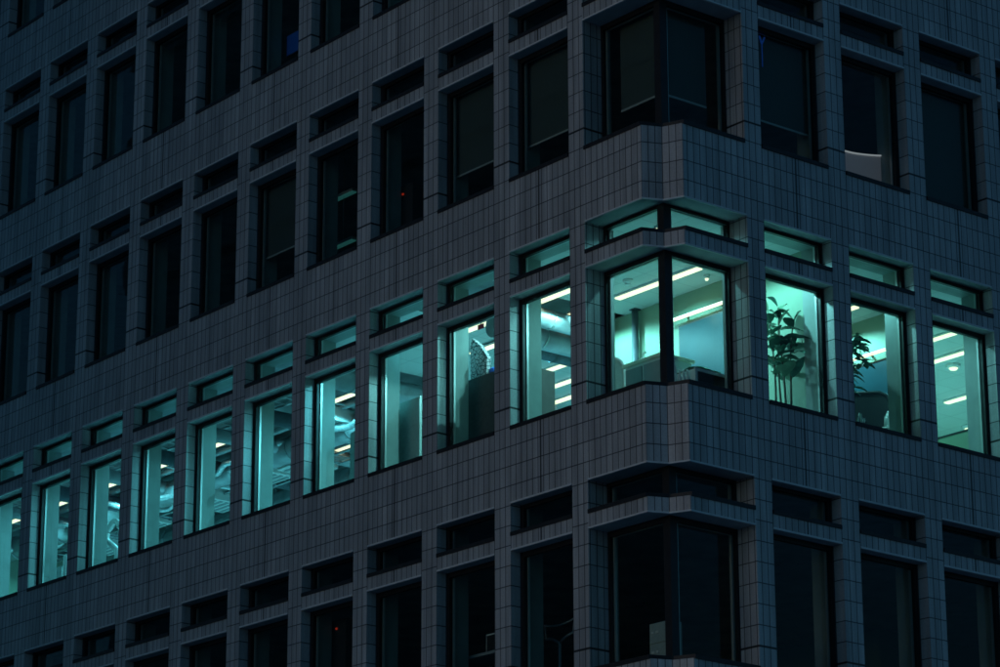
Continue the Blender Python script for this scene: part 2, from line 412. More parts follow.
# roller blinds of the floor above the lit one
set_blind(WIN['L', 1, 1, 0], WT, .68); set_blind(WIN['L', 2, 1, 0], WT, .72)
set_blind(WIN['R', 1, 1, 0], WT, .67); set_blind(WIN['R', 3, 1, 0], WT, .10)
set_blind(WIN['L', 5, 1, 0], WT, .80)
for ax in (0, 1):
    def q(s, d, z): return (-s, d, z) if ax == 0 else (-d, s, z)
    mb = MB(); mb.box(q(1.46, .56, .70), q(.60, .564, WT), M['blind']); mb.build('roller_blind', CW[1])
    mb = MB(); mb.box(q(1.46, .552, .665), q(.60, .572, .70), M['blind_bar'], .004); mb.build('blind_bar', CW[1])

# ------------------------------------------------------------------ lamps and services of the lit floor
POWER = 5.3
LIGHT = (0.14, 0.80, 0.97)        # open office on the left
WARM = (0.28, 0.93, 0.98)         # rooms at the corner and along the right face
def lamp_thing(xc, y, z, length, label, power, drop=.06, name='ceiling_lamp', light=True, group='linear lamps under the lit ceiling', wid=.07):
    t = thing(name, label, 'ceiling lamp', (xc, y, z), group=group)
    h = length / 2
    mb = MB(); mb.box((-h, -wid, 0), (h, wid, .035), M['lamp_body'], .004)
    mb.build('housing', t)
    mb = MB(); mb.box((-h + .02, -wid + .012, -.022), (h - .02, wid - .012, 0), M['lamp'], .005); mb.build('diffuser', t)
    if light:
        l = bpy.data.lights.new('lamp_light', 'SPOT'); l.spot_size = math.radians(164); l.spot_blend = .35; l.energy = power * POWER * (1.0 if xc > -3.9 or y > 4 else 1.75); l.color = WARM if xc > -5.5 else LIGHT; l.shadow_soft_size = .04
        o = bpy.data.objects.new('lamp_light', l); C.objects.link(o); o.parent = t; o.location = (0, 0, -drop)
    return t
NUM = ['', 'first', 'second', 'third', 'fourth', 'fifth', 'sixth', 'seventh', 'eighth', 'ninth', 'tenth', 'eleventh', 'twelfth']
# corner room and the rooms along the right face
lamp_thing(-3.14, 2.80, 2.862, 1.95, 'long cream lamp on the white ceiling of the glazed corner room', 11)
lamp_thing(-2.78, 6.06, 2.862, 1.6, 'cream lamp whose end shows above the screen behind the second right-hand window', 30)
lamp_thing(-2.55, 8.30, 2.862, 1.25, 'uppermost of the cream lamps behind the third window right of the corner', 85)
lamp_thing(-3.2, 9.22, 2.862, 1.5, 'long cream lamp below the uppermost one behind the third window right of the corner', 85)
lamp_thing(-4.4, 11.2, 2.862, .8, 'short faint cream lamp lowest behind the third window right of the corner', 85)
lamp_thing(-1.2, 1.12, 2.862, .25, 'small unseen lamp added behind the corner post to light the jambs', 8)  # added out of sight to brighten the corner jambs
lamp_thing(-1.25, 2.45, 2.862, .9, 'short unseen lamp added to brighten the first window right of the corner', 38)  # extra lamp kept out of view, brightens the room and its jambs
lamp_thing(-1.3, 4.6, 2.862, .9, 'short unseen lamp added to brighten the second window right of the corner', 22)  # extra lamp kept out of view, brightens the next room along
lamp_thing(-1.6, 13.6, 2.862, 1.5, 'cream lamp far back in the room at the right end of the lit floor', 50)
# front row of the open office
lamp_thing(-4.47, 1.93, 2.862, 1.72, 'cream lamp close to the glass of the first lit window left of the corner', 26)
lamp_thing(-6.72, 1.97, 2.862, 1.66, 'cream lamp close to the glass of the second lit window left of the corner', 26)
lamp_thing(-4.85, 2.76, 2.862, .75, 'short cream lamp end at the right edge of the first lit left-hand window', 18)
lamp_thing(-7.2, 2.83, 2.862, 1.3, 'cream lamp above the patterned cushion in the second lit window left of the corner', 26)
for n, (xc, ln) in {4: (-11.35, 1.5), 6: (-15.1, 1.5), 7: (-17.45, 1.25), 8: (-19.2, 1.25), 9: (-20.75, 1.3), 10: (-22.75, 1.3)}.items():
    lamp_thing(xc, 2.68, 2.862, ln, 'cream lamp hanging behind the %s lit window left of the corner' % NUM[n], 26)
# deeper rows
lamp_thing(-14.2, 4.7, 2.862, 1.1, 'small bright lamp low behind the fourth lit window left of the corner', 40)
lamp_thing(-26.0, 4.55, 2.862, 1.0, 'pale lamp low behind the last lit window on the left', 30)
for i, (x, y, ln) in enumerate(((-7.75, 4.55, 1.0), (-8.3, 5.25, 1.2), (-8.75, 5.9, 1.2))):
    lamp_thing(x, y, 2.905, ln, '%s of three bright lamps stacked low in the first lit left-hand window' % ('uppermost', 'middle', 'lowest')[i], 7)
lamp_thing(-18.6, 6.6, 2.862, 1.3, 'cream lamp far inside behind the fifth lit window left of the corner', 45)
lamp_thing(-22.6, 7.0, 2.862, 1.3, 'cream lamp far inside behind the seventh lit window left of the corner', 45)
lamp_thing(-12.5, 7.4, 2.862, 1.3, 'cream lamp far inside behind the third lit window left of the corner', 45)

def duct(name, pts, r, m, label, cat, group, seg=16, joints=True):
    mb = MB(); mb.tube(pts, r, m, seg)
    a, b = Vector(pts[0]), Vector(pts[-1]); n = int((b - a).length / .9)
    if joints and len(pts) == 2:
        d = (b - a).normalized()
        for i in range(1, n):
            p = a.lerp(b, i / n); mb.tube([p - d * .02, p + d * .02], r * 1.06, m, seg)
    o = mb.build(name, None, UP); return tag(o, label, cat, group)
G = 'air ducts under the bare ceiling'
duct('air_duct', [(-5.15, 1.3, 2.66), (-5.15, 9, 2.66)], .16, M['duct'], 'thin steel duct nearest the corner room in the first lit left-hand window', 'air duct', G)
duct('air_duct', [(-5.75, 1.6, 2.6), (-5.75, 9.5, 2.6)], .22, M['duct'], 'thick steel duct in the middle of the first lit window left of the corner', 'air duct', G)
duct('air_duct', [(-6.5, 2.5, 2.7), (-6.5, 9.5, 2.7)], .18, M['pipe'], 'dark duct running inward behind the second lit window left of the corner', 'air duct', G)
duct('air_duct', [(-9.9, .9, 2.66), (-9.9, 10, 2.66)], .2, M['duct'], 'steel duct running inward behind the third lit window left of the corner', 'air duct', G)
duct('air_duct', [(-26, 3.55, 2.66), (-10.3, 3.55, 2.66)], .24, M['duct'], 'long thick steel duct parallel to the left face behind the lit windows', 'air duct', G)
duct('air_duct', [(-26, 5.7, 2.6), (-9.2, 5.7, 2.6)], .3, M['duct'], 'widest steel duct deep inside behind the left lit windows', 'air duct', G)
for n, x in ((4, -12.75), (5, -14.4), (6, -16.3), (7, -18.1), (8, -19.9), (9, -21.8)):
    duct('air_duct', [(x, 1.6, 2.72), (x + random.uniform(-.5, .5), 8.5, 2.72)], random.uniform(.1, .17), M['duct'] if n % 2 else M['pipe'],
         'branch duct running inward behind the %s lit window left of the corner' % NUM[n], 'air duct', G)
def tray(x0, y0, x1, y1, z, w, label):
    mb = MB(); a, b = Vector((x0, y0, z)), Vector((x1, y1, z)); d = (b - a).normalized(); n = Vector((-d.y, d.x, 0)) * w / 2
    for s in (-1, 1): mb.tube([a + n * s, b + n * s], .03, M['duct'], 4)
    k = int((b - a).length / .35)
    for i in range(k + 1):
        p = a.lerp(b, i / k); mb.tube([p - n, p + n], .014, M['duct'], 4)
    return tag(mb.build('cable_tray', None, UP), label, 'cable tray', 'cable trays under the bare ceiling')
tray(-26, 2.2, -9.8, 2.2, 2.98, .35, 'cable tray nearest the glass running behind the left lit windows')
tray(-26, 4.5, -10.2, 4.5, 2.6, .45, 'lower cable tray further in behind the left lit windows')
tray(-11.9, .8, -11.9, 9, 2.9, .3, 'cable tray running inward behind the fourth lit window left of the corner')
tray(-17.2, .8, -17.2, 9, 2.9, .3, 'cable tray running inward behind the sixth lit window left of the corner')
tray(-23.0, .8, -23.0, 9, 2.9, .3, 'cable tray running inward behind the ninth lit window left of the corner')
for i, (y, z, r) in enumerate(((1.35, 3.0, .03), (3.1, 2.9, .06), (4.95, 2.85, .07), (6.5, 2.8, .09), (7.6, 2.75, .12))):
    duct('service_pipe', [(-26, y, z), (-10.2 if i else -9.7, y, z)], r, M['pipe'] if i % 2 == 0 else M['duct'],
         '%s dark service pipe from the glass, parallel to the left face' % ('nearest', 'second', 'third', 'fourth', 'fifth')[i] if i % 2 == 0 else
         '%s steel service pipe from the glass, parallel to the left face' % ('nearest', 'second', 'third', 'fourth', 'fifth')[i], 'pipe', 'service pipes under the bare ceiling', 10)
for n, x, y, z in ((4, -12.3, 3.1, 2.62), (5, -14.6, 4.3, 2.5), (6, -15.6, 4.0, 2.5), (7, -17.8, 4.4, 2.45), (8, -20.2, 4.2, 2.5), (9, -22.4, 4.6, 2.45)):
    t = thing('air_conditioner', 'white ceiling air conditioner behind the %s lit window left of the corner' % NUM[n], 'air conditioner', (x, y, z), group='air conditioners under the bare ceiling')
    mb = MB(); mb.box((-.42, -.42, 0), (.42, .42, .26), M['white'], .02); mb.build('casing', t)
    mb = MB()
    for i in range(5): mb.box((-.34, -.32 + .15 * i, -.014), (.34, -.25 + .15 * i, -.001), M['grey'])
    mb.build('grille', t)
    mb = MB()
    for sx in (-.36, .36):
        for sy in (-.36, .36): mb.tube([(sx, sy, .26), (sx, sy, 3.05 - z)], .008, M['bead'], 6)
    mb.build('hanger', t)
def hose(pts, r, label):
    P = [Vector(p) for p in pts]; out = []
    for i in range(len(P) - 1):
        p0, p1, p2, p3 = P[max(i - 1, 0)], P[i], P[i + 1], P[min(i + 2, len(P) - 1)]
        for j in range(8):
            t = j / 8; out.append(.5 * ((2 * p1) + (p2 - p0) * t + (2 * p0 - 5 * p1 + 4 * p2 - p3) * t * t + (3 * p1 - p0 - 3 * p2 + p3) * t ** 3))
    out.append(P[-1]); mb = MB(); mb.tube(out, r, M['white'], 8)
    return tag(mb.build('flexible_hose', None, UP), label, 'hose', 'pale hoses curling behind the left lit windows')
hose([(-15.9, .95, 1.05), (-16.1, .95, 1.22), (-16.35, .95, 1.12), (-16.4, .95, .92), (-16.2, .95, .78), (-16.05, .95, .66), (-16.0, .95, .5), (-16.05, .95, -.75)], .06, 'pale S-shaped hose low in the eighth lit window left of the corner')
hose([(-12.05, 1.1, 1.3), (-12.3, 1.1, 1.25), (-12.42, 1.1, 1.08), (-12.3, 1.1, .92), (-12.05, 1.1, .86), (-11.95, 1.1, -.75)], .055, 'pale looped hose low in the sixth lit window left of the corner')

for n, x in ((4, -11.0), (5, -13.3), (6, -15.3), (7, -17.3), (8, -19.0), (9, -21.2), (10, -23.4)):
    q = random.Random(n); pts = [(x - 1.2 + .4 * i, 3.0 + .22 * i + q.uniform(-.25, .25), 2.62 + q.uniform(-.16, .16)) for i in range(7)]
    P = [Vector(p) for p in pts]; out = []
    for i in range(6):
        p0, p1, p2, p3 = P[max(i - 1, 0)], P[i], P[i + 1], P[min(i + 2, 6)]
        for k in range(6):
            t = k / 6; out.append(.5 * ((2 * p1) + (p2 - p0) * t + (2 * p0 - 5 * p1 + 4 * p2 - p3) * t * t + (3 * p1 - p0 - 3 * p2 + p3) * t ** 3))
    rr = .06; mb = MB(); mb.tube(out, [rr * (1.08 if i % 2 else .95) for i in range(len(out))], M['foil'], 12)
    tag(mb.build('flexible_duct', None, UP), 'crinkled silver duct winding behind the %s lit window left of the corner' % NUM[n], 'flexible duct', 'flexible ducts under the bare ceiling')

# smoke detector, downlights
def disc_thing(name, x, y, z, r, label, cat, lit=False):
    t = thing(name, label, cat, (x, y, z))
    mb = MB(); mb.tube([(0, 0, 0), (0, 0, -.03), (0, 0, -.06)], [r, r, r * .8], M['lamp_body'], 20); mb.build('base', t)
    mb = MB(); mb.tube([(0, 0, -.06), (0, 0, -.09)], [r * .6, r * .45], M['lamp'] if lit else M['lamp_body'], 16); mb.build('lens', t)
    return t
disc_thing('smoke_detector', -3.39, 2.39, 2.9, .08, 'round white smoke detector on the ceiling of the corner room', 'smoke detector')
disc_thing('downlight', -2.45, 3.2, 2.9, .05, 'tiny bright downlight beside the post in the corner room ceiling', 'downlight', True)
disc_thing('downlight', -3.25, 9.7, 2.9, .13, 'small round downlight under the two cream lamps in the third window right of the corner', 'downlight', True)
disc_thing('downlight', -5.6, 12.7, 2.9, .13, 'tiny round downlight lowest in the third window right of the corner', 'downlight', True)

# ------------------------------------------------------------------ corner room
def screen(x0, x1, y, z0, z1, label):
    t = thing('wall_screen', label, 'screen', ((x0 + x1) / 2, y, z0)); w = (x1 - x0) / 2; h = z1 - z0
    mb = MB(); mb.box((-w, -.04, 0), (w, 0, h), M['black'], .006); mb.build('screen_frame', t)
    mb = MB(); mb.box((-w + .03, -.046, .03), (w - .03, -.041, h - .03), M['screen']); mb.build('display', t)
    return t
def picture_lamp(x0, x1, y, z, label):
    t = thing('wall_lamp', label, 'wall lamp', ((x0 + x1) / 2, y, z)); w = (x1 - x0) / 2
    mb = MB(); mb.box((-w, -.16, -.012), (w, -.10, .016), M['lamp_body'], .004)
    for s in (-.6, .6): mb.box((w * s - .015, -.1, 0), (w * s + .015, 0, .02), M['black'])
    mb.build('housing', t)
    mb = MB(); mb.box((-w, -.15, -.024), (w, -.11, -.012), M['lamp'], .003); mb.box((-w + .01, -.166, -.008), (w - .01, -.161, .012), M['lamp']); mb.build('diffuser', t)
    l = bpy.data.lights.new('lamp_light', 'POINT'); l.energy = 1.2; l.color = (.6, 1, .75); l.shadow_soft_size = .03
    o = bpy.data.objects.new('lamp_light', l); C.objects.link(o); o.parent = t; o.location = (0, -.3, -.1)
screen(-3.44, -2.1, 3.548, 1.0, 2.37, 'wide blue-green wall screen under a bar lamp in the corner room')
picture_lamp(-3.5, -2.2, 3.548, 2.46, 'bright bar lamp above the wall screen in the corner room')
screen(-4.1, -1.9, 6.748, .5, 2.12, 'blue-green wall screen behind the second window right of the corner')
picture_lamp(-4.1, -1.9, 6.748, 2.23, 'bright bar lamp above the screen behind the second window right of the corner')
mb = MB(); mb.tube([(-4.41, 3.46, -.73), (-4.41, 3.46, 2.88)], .055, M['pipe'], 14); mb.box((-4.5, 3.38, -.75), (-4.32, 3.54, -.73), M['pipe'], .004); mb.box((-4.48, 3.40, 2.88), (-4.34, 3.53, 2.899), M['pipe'])
tag(mb.build('duct_post', None, UP), 'dark slim post standing against the back wall of the corner room', 'post')
# white cabinet with a cream top
t = thing('cabinet', 'grey-white cabinet with a cream top behind the left corner pane', 'cabinet', (-1.66, 1.40, -.75))
mb = MB(); mb.box((-.40, -.3, .05), (.40, .3, 1.60), M['white'], .01); mb.box((-.38, -.28, 0), (.38, .28, .05), M['black']); mb.build('body', t)
mb = MB(); mb.box((-.44, -.34, 1.60), (.44, .34, 1.65), M['cream'], .012); mb.build('top', t)
for s in (-1, 1):
    mb = MB(); mb.box((s * .2 - .18, -.318, .12), (s * .2 + .18, -.302, 1.55), M['grey'], .005); d = mb.build('door', t)
    mb = MB(); mb.box((s * .05 - .01, -.345, .8), (s * .05 + .01, -.318, 1.0), M['bead'], .003); mb.build('handle', d)
t = thing('spray_dispenser', 'small white pump dispenser on the cream cabinet top', 'dispenser', (-1.92, 1.34, .901))
mb = MB(); mb.tube([(0, 0, 0), (0, 0, .11), (0, 0, .14)], [.035, .035, .015], M['white']); mb.build('bottle', t)
mb = MB(); mb.tube([(0, 0, .14), (0, 0, .2)], .01, M['white'], 8); mb.box((-.012, -.012, .19), (.07, .012, .21), M['white']); mb.build('nozzle', t)
def round_chair(x, y, z, rz, label, m1, m2, top=1.9, w=.23, flat=False):
    t = thing('office_chair', label, 'chair', (x, y, z), rz)
    mb = MB(); mb.box((-w, -.24, .42), (w, .24, .50), m1, .03); mb.build('seat', t)
    pts = [(w * math.sin(a), .26, top - w + w * math.cos(a)) for a in [math.pi * (-.5 + i / 12) for i in range(13)]]
    if flat: pts = [(-w, .26, top - .16), (-w + .05, .26, top - .05), (-w + .14, .26, top), (w - .14, .26, top), (w - .05, .26, top - .05), (w, .26, top - .16)]
    mb = MB(); mb.tube([(-w, .26, .55)] + pts + [(w, .26, .55)], .03, m2, 8); mb.build('back_frame', t)
    mb = MB(); ol = [(-w, .55)] + [(p[0], p[2]) for p in pts] + [(w, .55)]
    fa = [mb.bm.verts.new((x_, .25, z_)) for x_, z_ in ol]; fb = [mb.bm.verts.new((x_, .275, z_)) for x_, z_ in ol]; mb.mi(m1); mb.bm.faces.new(fa); mb.bm.faces.new(fb[::-1])
    for i in range(len(ol)): mb.bm.faces.new([fa[i - 1], fa[i], fb[i], fb[i - 1]])
    mb.build('backrest', t)
    mb = MB(); mb.tube([(0, 0, .08), (0, 0, .42)], .03, M['black'], 10); mb.build('column', t)
    for i in range(5):
        a = 2 * math.pi * i / 5; mb = MB(); mb.tube([(0, 0, .09), (.27 * math.cos(a), .27 * math.sin(a), .04)], .022, M['black'], 6, .015); mb.build('leg', t)
round_chair(-2.5, 1.05, -.75, math.radians(20), 'chair with a rounded pale back frame beside the cream-topped cabinet', M['panel'], M['white'], 1.93)
# bottles, box and cloth by the right corner pane
t = thing('desk', 'narrow white desk under the right corner pane', 'desk', (-.84, 1.35, -.75))
mb = MB(); mb.box((-.24, -.68, .80), (.24, .68, .84), M['white'], .008); mb.build('tabletop', t)
for sx in (-1, 1):
    for sy in (-1, 1):
        mb = MB(); mb.box((sx * .2 - .02, sy * .62 - .02, 0), (sx * .2 + .02, sy * .62 + .02, .80), M['grey']); mb.build('leg', t)
DT = .092
def bottle(x, y, h, r, label, pump=False):
    t = thing('bottle', label, 'bottle', (x, y, DT), group='bottles by the corner post')
    mb = MB(); mb.tube([(0, 0, 0), (0, 0, h * .72), (0, 0, h * .84), (0, 0, h * .86)], [r, r, r * .4, r * .4], M['white'], 14); mb.build('body', t)
    mb = MB(); mb.tube([(0, 0, h * .86), (0, 0, h)], r * .5, M['white'], 10)
    if pump: mb.box((-.02, -.06, h - .035), (.02, .05, h), M['white'], .004)
    mb.build('cap', t)
bottle(-.84, .96, .60, .036, 'tall white spray bottle with a trigger right beside the corner post', True)
for i, (x, y) in enumerate(((-.80, 1.02), (-.77, 1.07), (-.74, 1.12))):
    bottle(x, y, .42, .03, ('short white bottle next to the tall spray bottle', 'middle short white bottle in the row by the corner post', 'short white bottle beside the grey open box')[i])
t = thing('storage_box', 'grey open box with a white rim on the corner room desk', 'box', (-.84, 1.5, DT + .002), math.radians(0))
mb = MB(); mb.box((-.2, -.34, 0), (.2, .34, .02), M['grey']); mb.box((-.2, -.34, .02), (.2, -.32, .42), M['white']); mb.box((-.2, .32, .02), (.2, .34, .42), M['grey'])
mb.box((-.2, -.32, .02), (-.18, .32, .42), M['grey']); mb.box((-.2, -.34, .42), (.2, .34, .44), M['wood']); mb.build('body', t)
mb = MB(); 
mb.box((.2, -.34, 0), (.225, .34, .045), M['white'], .004); mb.box((.2, -.34, .395), (.225, .34, .44), M['white'], .004)
mb.box((.2, -.34, .045), (.225, -.29, .395), M['white'], .004); mb.box((.2, .29, .045), (.225, .34, .395), M['white'], .004); mb.box((.2, -.29, .2), (.22, .29, .225), M['white'])
mb.build('rim', t)
mb = MB(); r = random.Random(3)
pts = [[(-.16 + .32 * i / 8, -.2 + .5 * j / 8, .03 + .07 * math.exp(-((i - 4) ** 2 + (j - 3) ** 2) / 9) + r.uniform(0, .02)) for j in range(9)] for i in range(9)]
for i in range(8):
    for j in range(8):
        mb.face([pts[i][j], pts[i + 1][j], pts[i + 1][j + 1], pts[i][j + 1]], M['green'], smooth=True)
        mb.face([(p[0], p[1], 0.0) for p in (pts[i][j], pts[i][j + 1], pts[i + 1][j + 1], pts[i + 1][j])], M['green'])
o = mb.build('folded_cloth', None, (-.84, 1.45, DT + .444 + ZG)); tag(o, 'crumpled green cloth lying on the grey open box', 'cloth')

# ------------------------------------------------------------------ plants
def leaf(mb, base, d, length, width, droop, m):
    d = d.normalized(); side = d.cross(Vector((0, 0, 1)))
    side = side.normalized() if side.length > .1 else Vector((1, 0, 0)); up = side.cross(d)
    n = 6; prev = None
    for i in range(n + 1):
        t = i / n; w = width * math.sin(math.pi * min(1, t * .92 + .06)) ** .8
        c = base + d * length * t + Vector((0, 0, -1)) * droop * t * t
        row = [mb.bm.verts.new(c - side * w / 2 + up * w * .18), mb.bm.verts.new(c), mb.bm.verts.new(c + side * w / 2 + up * w * .18)]
        if prev:
            for k in (0, 1):
                f = mb.bm.faces.new([prev[k], prev[k + 1], row[k + 1], row[k]]); f.material_index = mb.mi(m); f.smooth = True
        prev = row
def planter(t, h, r):
    mb = MB(); mb.tube([(0, 0, 0), (0, 0, h - .04), (0, 0, h)], [r * .78, r, r * 1.04], M['pot'], 24); mb.build('pot', t)
    mb = MB(); mb.tube([(0, 0, h), (0, 0, h + .01)], [r * .92, r * .9], M['soil'], 24); mb.build('soil', t)
# rubber plant in the first right window
t = thing('rubber_plant', 'large-leaved rubber plant in a planter behind the first window right of the corner', 'plant', (-.84, 3.16, -.75))
planter(t, 1.0, .2)
rd = random.Random(5); stems = []
for i, (bx, by, tx, ty, tz) in enumerate(((-.05, -.10, -.05, -.17, 2.55), (.05, -.02, .06, -.06, 2.45), (.02, .12, .1, .18, 2.5), (-.08, .05, -.1, .05, 2.7))):
    pts = [Vector((bx + (tx - bx) * q + .03 * math.sin(4 * q + i), by + (ty - by) * q, 1.0 + (tz - 1.0) * q)) for q in [j / 8 for j in range(9)]]
    mb = MB(); mb.tube(pts, .02, M['stem'], 8, .008); mb.build('stem', t); stems.append(pts)
mb = MB()
for pts in stems:
    for j in range(13):
        q = .37 + .63 * j / 12; p = pts[0].lerp(pts[-1], q); a = j * 2.4 + rd.uniform(-.4, .4)
        el = rd.uniform(-.15, .75) if q < .92 else rd.uniform(.6, 1.3)
        d = Vector((math.cos(a) * math.cos(el), math.sin(a) * math.cos(el), math.sin(el)))
        leaf(mb, p + d * .03, d, rd.uniform(.28, .42), rd.uniform(.16, .22), rd.uniform(.03, .16), M['leaf'] if rd.random() < .75 else M['leaf_light'])
mb.build('foliage', t, recalc=False)
# trailing plant in the second right window
t = thing('hanging_leaf_plant', 'slender drooping leafy plant behind the second window right of the corner', 'plant', (-.95, 4.52, -.75))
planter(t, .85, .2)
mb = MB(); fol = MB()
for i in range(9):
    a = i * .75 + .2; top = rd.uniform(2.0, 2.6); rr = rd.uniform(.22, .5)
    pts = [Vector((rr * math.cos(a) * q * .8, rr * math.sin(a) * q + .1 * q, .85 + (top - .85) * math.sin(q * 2.1) / math.sin(1.57) * (1 if q < .75 else 1 - .5 * (q - .75)))) for q in [j / 8 for j in range(9)]]
    mb.tube(pts, .012, M['stem'], 6, .005)
    for j in range(3, 9):
        for s in (-1, 1):
            d = Vector((math.cos(a + s * 1.1 + rd.uniform(-.4, .4)), math.sin(a + s * 1.1), rd.uniform(-.4, .4)))
            leaf(fol, pts[j], d, rd.uniform(.17, .26), rd.uniform(.10, .14), .07, M['leaf'] if rd.random() < .8 else M['leaf_light'])
mb.build('stem', t); fol.build('foliage', t, recalc=False)
# dark chair with pale things on it
round_chair(-1.05, 5.2, -.75, math.radians(47), 'dark wide-backed chair behind the second window right of the corner', M['black'], M['black'], 1.84, .36, True)
mb = MB()
for i in range(3): mb.tube([(0, .0 + .03 * i, 0), (.01, .03 * i, .16 + .05 * i), (.0, .03 * i, .2 + .05 * i)], [.035, .035, .02], M['white'], 10)
t = thing('side_table', 'small round white table beside the dark chair, second window right of the corner', 'table', (-.86, 5.43, -.75))
m2 = MB(); m2.tube([(0, 0, 1.14), (0, 0, 1.17)], .16, M['white'], 24); m2.build('tabletop', t)
m2 = MB(); m2.tube([(0, 0, .02), (0, 0, 1.14)], .02, M['grey'], 10); m2.tube([(0, 0, 0), (0, 0, .02)], .14, M['grey'], 20); m2.build('leg', t)
tag(mb.build('carafe', None, (-.86, 5.40, .421 + ZG)), 'white carafe standing on the small round table', 'carafe')
mb = MB(); rr = random.Random(8)
for i in range(7): mb.tube([(rr.uniform(-.05, .05), rr.uniform(-.08, .08), 0), (rr.uniform(-.05, .05), rr.uniform(-.1, .1), rr.uniform(.1, .22))], .025, M['white'], 6, .012)
mb.tube([(0, 0, -1.1), (0, 0, .02)], .07, M['pot'], 14, .1)
tag(mb.build('paper_bin', None, (-.8, 4.80, .35 + ZG)), 'bin of crumpled white paper in front of the dark chair', 'bin')
# glass partition with a thin dark frame behind the third right window
t = thing('glass_partition', 'clear glass partition with a thin dark frame behind the third window right of the corner', 'partition', (-2.4, 7.5, -.75))
mb = MB()
mb.box((1.45, -.02, 1.57), (1.485, .02, 3.64), M['frame']); mb.box((-.9, -.02, 1.57), (1.45, .02, 1.605), M['frame']); mb.box((-.9, -.02, 0), (-.865, .02, 3.64), M['frame'])
mb.build('partition_frame', t)
mb = MB(); mb.box((-.865, -.004, 1.605), (1.45, .004, 3.64), M['glass']); mb.build('pane', t)
mb = MB(); mb.box((-.865, -.01, 0), (1.45, .01, 1.57), M['plaster']); mb.build('solid_panel', t)

# ------------------------------------------------------------------ open office on the left
def partition(x0, x1, y, z1, m, label, edge):
    t = thing('desk_screen', label, 'partition', ((x0 + x1) / 2, y, -.75)); w = (x1 - x0) / 2; h = z1 + .75
    mb = MB(); mb.box((-w, -.02, .02), (w, .02, h), m, .006); mb.build('fabric_panel', t)
    for s in (-1, 1):
        mb = MB(); mb.box((s * w - .012, -.024, 0), (s * w + .012, .024, h + .012), edge, .003); mb.build('edge_post', t)
partition(-7.5, -6.66, .8, 1.43, M['panel'], 'teal-grey office partition filling the lower third lit window left of the corner', M['bead'])
partition(-5.62, -4.55, .8, 1.40, M['darkpanel'], 'charcoal office partition in the second lit window left of the corner', M['black'])
mb = MB(); pol = [(-5.44, 1.42), (-5.04, 1.42), (-5.03, 1.72), (-5.2, 1.95), (-5.40, 2.12), (-5.45, 2.0)]
for y0, y1 in ((.86, .94),):
    lo = [mb.bm.verts.new((x, y0, z)) for x, z in pol]; hi = [mb.bm.verts.new((x, y1, z)) for x, z in pol]
    c0 = mb.bm.verts.new((-5.26, y0 - .05, 1.68)); c1 = mb.bm.verts.new((-5.26, y1 + .05, 1.68)); n = len(pol)
    for i in range(n):
        for f in ([lo[i], lo[(i + 1) % n], hi[(i + 1) % n], hi[i]], [lo[i], c0, lo[(i + 1) % n]], [hi[i], hi[(i + 1) % n], c1]):
            ff = mb.bm.faces.new(f); ff.material_index = mb.mi(M['pattern'])
tag(mb.build('cushion', None, UP), 'black and white patterned cushion propped above the charcoal partition', 'cushion')
t = thing('shelf_unit', 'tall dark shelf behind the charcoal partition in the second lit window', 'shelf', (-5.1, 1.0, -.75))
mb = MB(); mb.box((-.6, -.14, 0), (.6, .14, 2.165), M['wood'], .006); mb.build('body', t)
mb = MB(); mb.box((-.62, -.15, 2.165), (.62, .15, 2.17), M['wood']); mb.build('top', t)
mb = MB(); mb.tube([(0, 0, -.075 + .15 * i / 10) for i in range(11)], [max(.005, math.sqrt(max(0, .075 ** 2 - (-.075 + .15 * i / 10) ** 2))) for i in range(11)], M['blue'], 16)
tag(mb.build('ball', None, (-5.03, .985, 1.497 + ZG)), 'blue ball beside the patterned cushion', 'ball')
mb = MB(); mb.box((-.07, -.012, -.03), (.07, .012, .05), M['red'], .006); mb.tube([(0, 0, .05), (0, 0, .42)], .008, M['bead'], 6)
tag(mb.build('hanging_sign', None, (-5.72, 1.3, 2.48 + ZG)), 'blank red sign hanging under the lamp in the second lit window', 'sign')
def cupboard(x, y, w, d, z1, m, label):
    t = thing('cupboard', label, 'cupboard', (x, y, -.75)); h = z1 + .75
    mb = MB(); mb.box((-w / 2, -d / 2, .04), (w / 2, d / 2, h), m, .008); mb.box((-w / 2 + .02, -d / 2 + .02, 0), (w / 2 - .02, d / 2 - .02, .04), M['black']); mb.build('body', t)
    for s in (-1, 1):
        mb = MB(); mb.box((s * w / 4 - w / 4 + .01, -d / 2 - .016, .08), (s * w / 4 + w / 4 - .01, -d / 2 - .001, h - .03), m, .004); dd = mb.build('door', t)
        mb = MB(); mb.box((s * .03 - .006, -d / 2 - .03, h * .5), (s * .03 + .006, -d / 2 - .016, h * .5 + .15), M['bead']); mb.build('handle', dd)
cupboard(-3.86, .95, .32, .35, 1.20, M['wood'], 'brown cupboard at the inner edge of the first lit window left of the corner')
cupboard(-8.62, 1.25, .52, .4, 1.36, M['panel'], 'teal-grey cupboard low in the fourth lit window left of the corner')
cupboard(-12.9, 1.9, .9, .4, .95, M['grey'], 'grey cupboard low in the fifth lit window left of the corner')
cupboard(-14.35, 1.5, .8, .4, .62, M['grey'], 'grey cupboard low in the sixth lit window left of the corner')
cupboard(-17.62, .95, .14, .3, .85, M['white'], 'narrow white cupboard low in the ninth lit window left of the corner')
cupboard(-20.2, 2.2, 1.0, .4, 1.2, M['panel'], 'teal cupboard low in the ninth lit window left of the corner')
